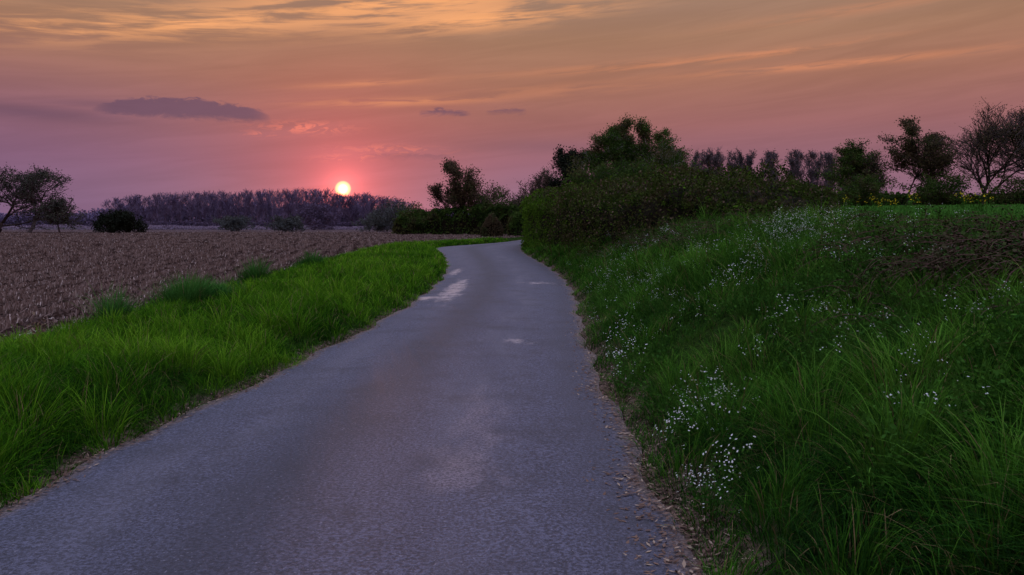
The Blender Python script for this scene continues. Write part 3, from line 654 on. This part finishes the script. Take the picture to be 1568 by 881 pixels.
def addc(c, k, col):
    return g.mix(1.0, c, g.mix(1.0, col, g.comb(k, k, k), 'MULTIPLY'), 'ADD')
boost = g.mul(g.add(1.0, g.mul(g.ss(el, 17, 55), 1.8)), g.ss(el, -6, -1, .35, 1.0))
def fin(c):
    c = g.mix(1.0, c, g.comb(boost, boost, boost), 'MULTIPLY')
    return addc(c, 0.002, ns.outputs[0])
g.put(bgB.inputs[0], fin(sky0))
def gs(a0, e0, wa, we, tilt=0.0):
    da = g.sub(az, a0); de = g.sub(g.sub(el, e0), g.mul(da, tilt))
    return g.m('EXPONENT', g.mul(-1.0, g.add(g.m('POWER', g.m('ABSOLUTE', g.mul(da, 1/wa)), 2.0), g.m('POWER', g.m('ABSOLUTE', g.mul(de, 1/we)), 2.0))))
def streak(fx, fy, tilt, seed, detail=6, dist=0.6):
    return g.noise(g.comb(g.mul(az, fx), g.mul(g.sub(el, g.mul(az, tilt)), fy), seed), 1.0, detail, 0.6, dist)
s1 = streak(.07, .80, .11, 1.3); s2 = streak(.22, 2.4, .07, 4.1); s4 = streak(.9, 2.6, .03, 11.0, 5, 1.0)
env = g.add(gs(-8, 15.6, 11, 1.2, .06), g.mul(gs(-24, 12.9, 11, .9, .12), .95), g.mul(gs(-2, 14.4, 8, .7, .10), .8), g.mul(gs(-30, 16.5, 12, 1.2, .05), .6))
c1 = g.mul(g.m('MINIMUM', env, 1.0), g.ss(g.add(g.mul(s1, .5), g.mul(s2, .5)), .41, .57))
thin = g.add(g.mul(gs(9, 11.2, 9, .30, .055), .5), g.mul(gs(22, 10.6, 9, .26, .02), .7), g.mul(gs(-8, 8.7, 6.5, .28, .045), .8), g.mul(gs(-10.5, 9.9, 4, .22, .08), .6), g.mul(gs(24, 14, 8, .35, .06), .35), g.mul(gs(3, 9.6, 6, .4, .04), .3), g.mul(gs(18, 11.6, 6, .2, .07), .5))
c2 = g.mul(thin, g.ss(s2, .35, .58))
c3 = g.mul(g.add(gs(-14.6, 6.75, 2.6, .38, .02), g.mul(gs(-8.5, 5.35, 3.2, .3, -.02), .6), g.mul(gs(-11.5, 4.75, 2.0, .25, .05), .6), g.mul(gs(-17.5, 6.2, 1.0, .2), .5)), g.ss(s4, .47, .60))
wob = g.mul(g.sub(s4, .5), 1.5)
def flat(a0, e0, wa, ht, k):
    da = g.mul(g.sub(az, a0), 1/wa); prof = g.m('SQRT', g.m('MAXIMUM', g.sub(1.0, g.mul(da, da)), 0.0))
    topm = g.ss(g.sub(el, g.add(g.mul(prof, ht), g.mul(wob, g.mul(prof, .8)))), e0+.10, e0-.15)
    bot = g.ss(g.add(el, g.mul(wob, .5)), e0-.35, e0+.15); return g.mul(topm, bot, g.ss(prof, .0, .7), k)
d1 = g.m('MAXIMUM', flat(-22.4, 7.2, 5.6, 1.15, 1.0), g.mul(gs(-31, 6.9, 5.5, .5, -.02), .75))
d1 = g.m('MAXIMUM', d1, flat(-4.8, 8.0, 1.9, .2, .9)); d1 = g.m('MAXIMUM', d1, flat(-.4, 8.15, 1.5, .14, .6)); d1 = g.m('MAXIMUM', d1, flat(-7.5, 4.9, 3.2, .25, .5))
d1 = g.m('MAXIMUM', d1, g.mul(gs(-27, 7.7, 4, .3, .03), .5)); d1 = g.m('MAXIMUM', d1, g.mul(gs(3, 5.6, 5, .5), .3))
sky = g.mix(g.mul(d1, .92), sky0, s2l((106, 76, 98)))
sky = g.mix(g.mul(c1, .92), sky, s2l((250, 172, 114))); sky = g.mix(g.mul(c2, .8), sky, s2l((226, 144, 102))); sky = g.mix(g.mul(c3, .8), sky, s2l((232, 124, 108)))
soft = g.ss(s1, .3, .7, .92, 1.06); sky = g.mix(1.0, sky, g.comb(soft, soft, soft), 'MULTIPLY')
sky = addc(sky, ex(1.9), (0.85, 0.10, 0.11)); sky = addc(sky, ex(0.6), (1.0, 0.18, 0.10))
sky = addc(sky, g.ss(ang, .60, .46), (2.5, 0.62, 0.18)); sky = addc(sky, g.ss(ang, .44, .18), (3.0, 2.0, 0.8))
g.put(bgA.inputs[0], fin(sky))
mask = g.mul(g.ss(g.m('ABSOLUTE', az), 60, 42), g.ss(el, 26, 18), g.ss(el, -3, -1))
mx = g.new('ShaderNodeMixShader'); g.put(mx.inputs[0], mask); g.l.new(bgB.outputs[0], mx.inputs[1]); g.l.new(bgA.outputs[0], mx.inputs[2])
g.l.new(mx.outputs[0], out.inputs[0])
try: W.cycles.sampling_method = 'NONE'
except Exception as e: print('sampling', e)

sl = bpy.data.lights.new('sun', 'SUN'); sl.energy = 0.35; sl.angle = math.radians(.6); sl.color = (1.0, .45, .28)
so = bpy.data.objects.new('sun', sl); SC.collection.objects.link(so); so.rotation_euler = Vector(sd).to_track_quat('Z', 'Y').to_euler()

cam = bpy.data.cameras.new('camera'); cam.lens = 28; cam.sensor_width = 36; cam.shift_y = -0.061; cam.clip_end = 5000; cam.clip_start = .05
co = bpy.data.objects.new('camera', cam); SC.collection.objects.link(co); co.location = (0, 0, 1.6); co.rotation_euler = (math.pi/2, 0, 0)
SC.camera = co
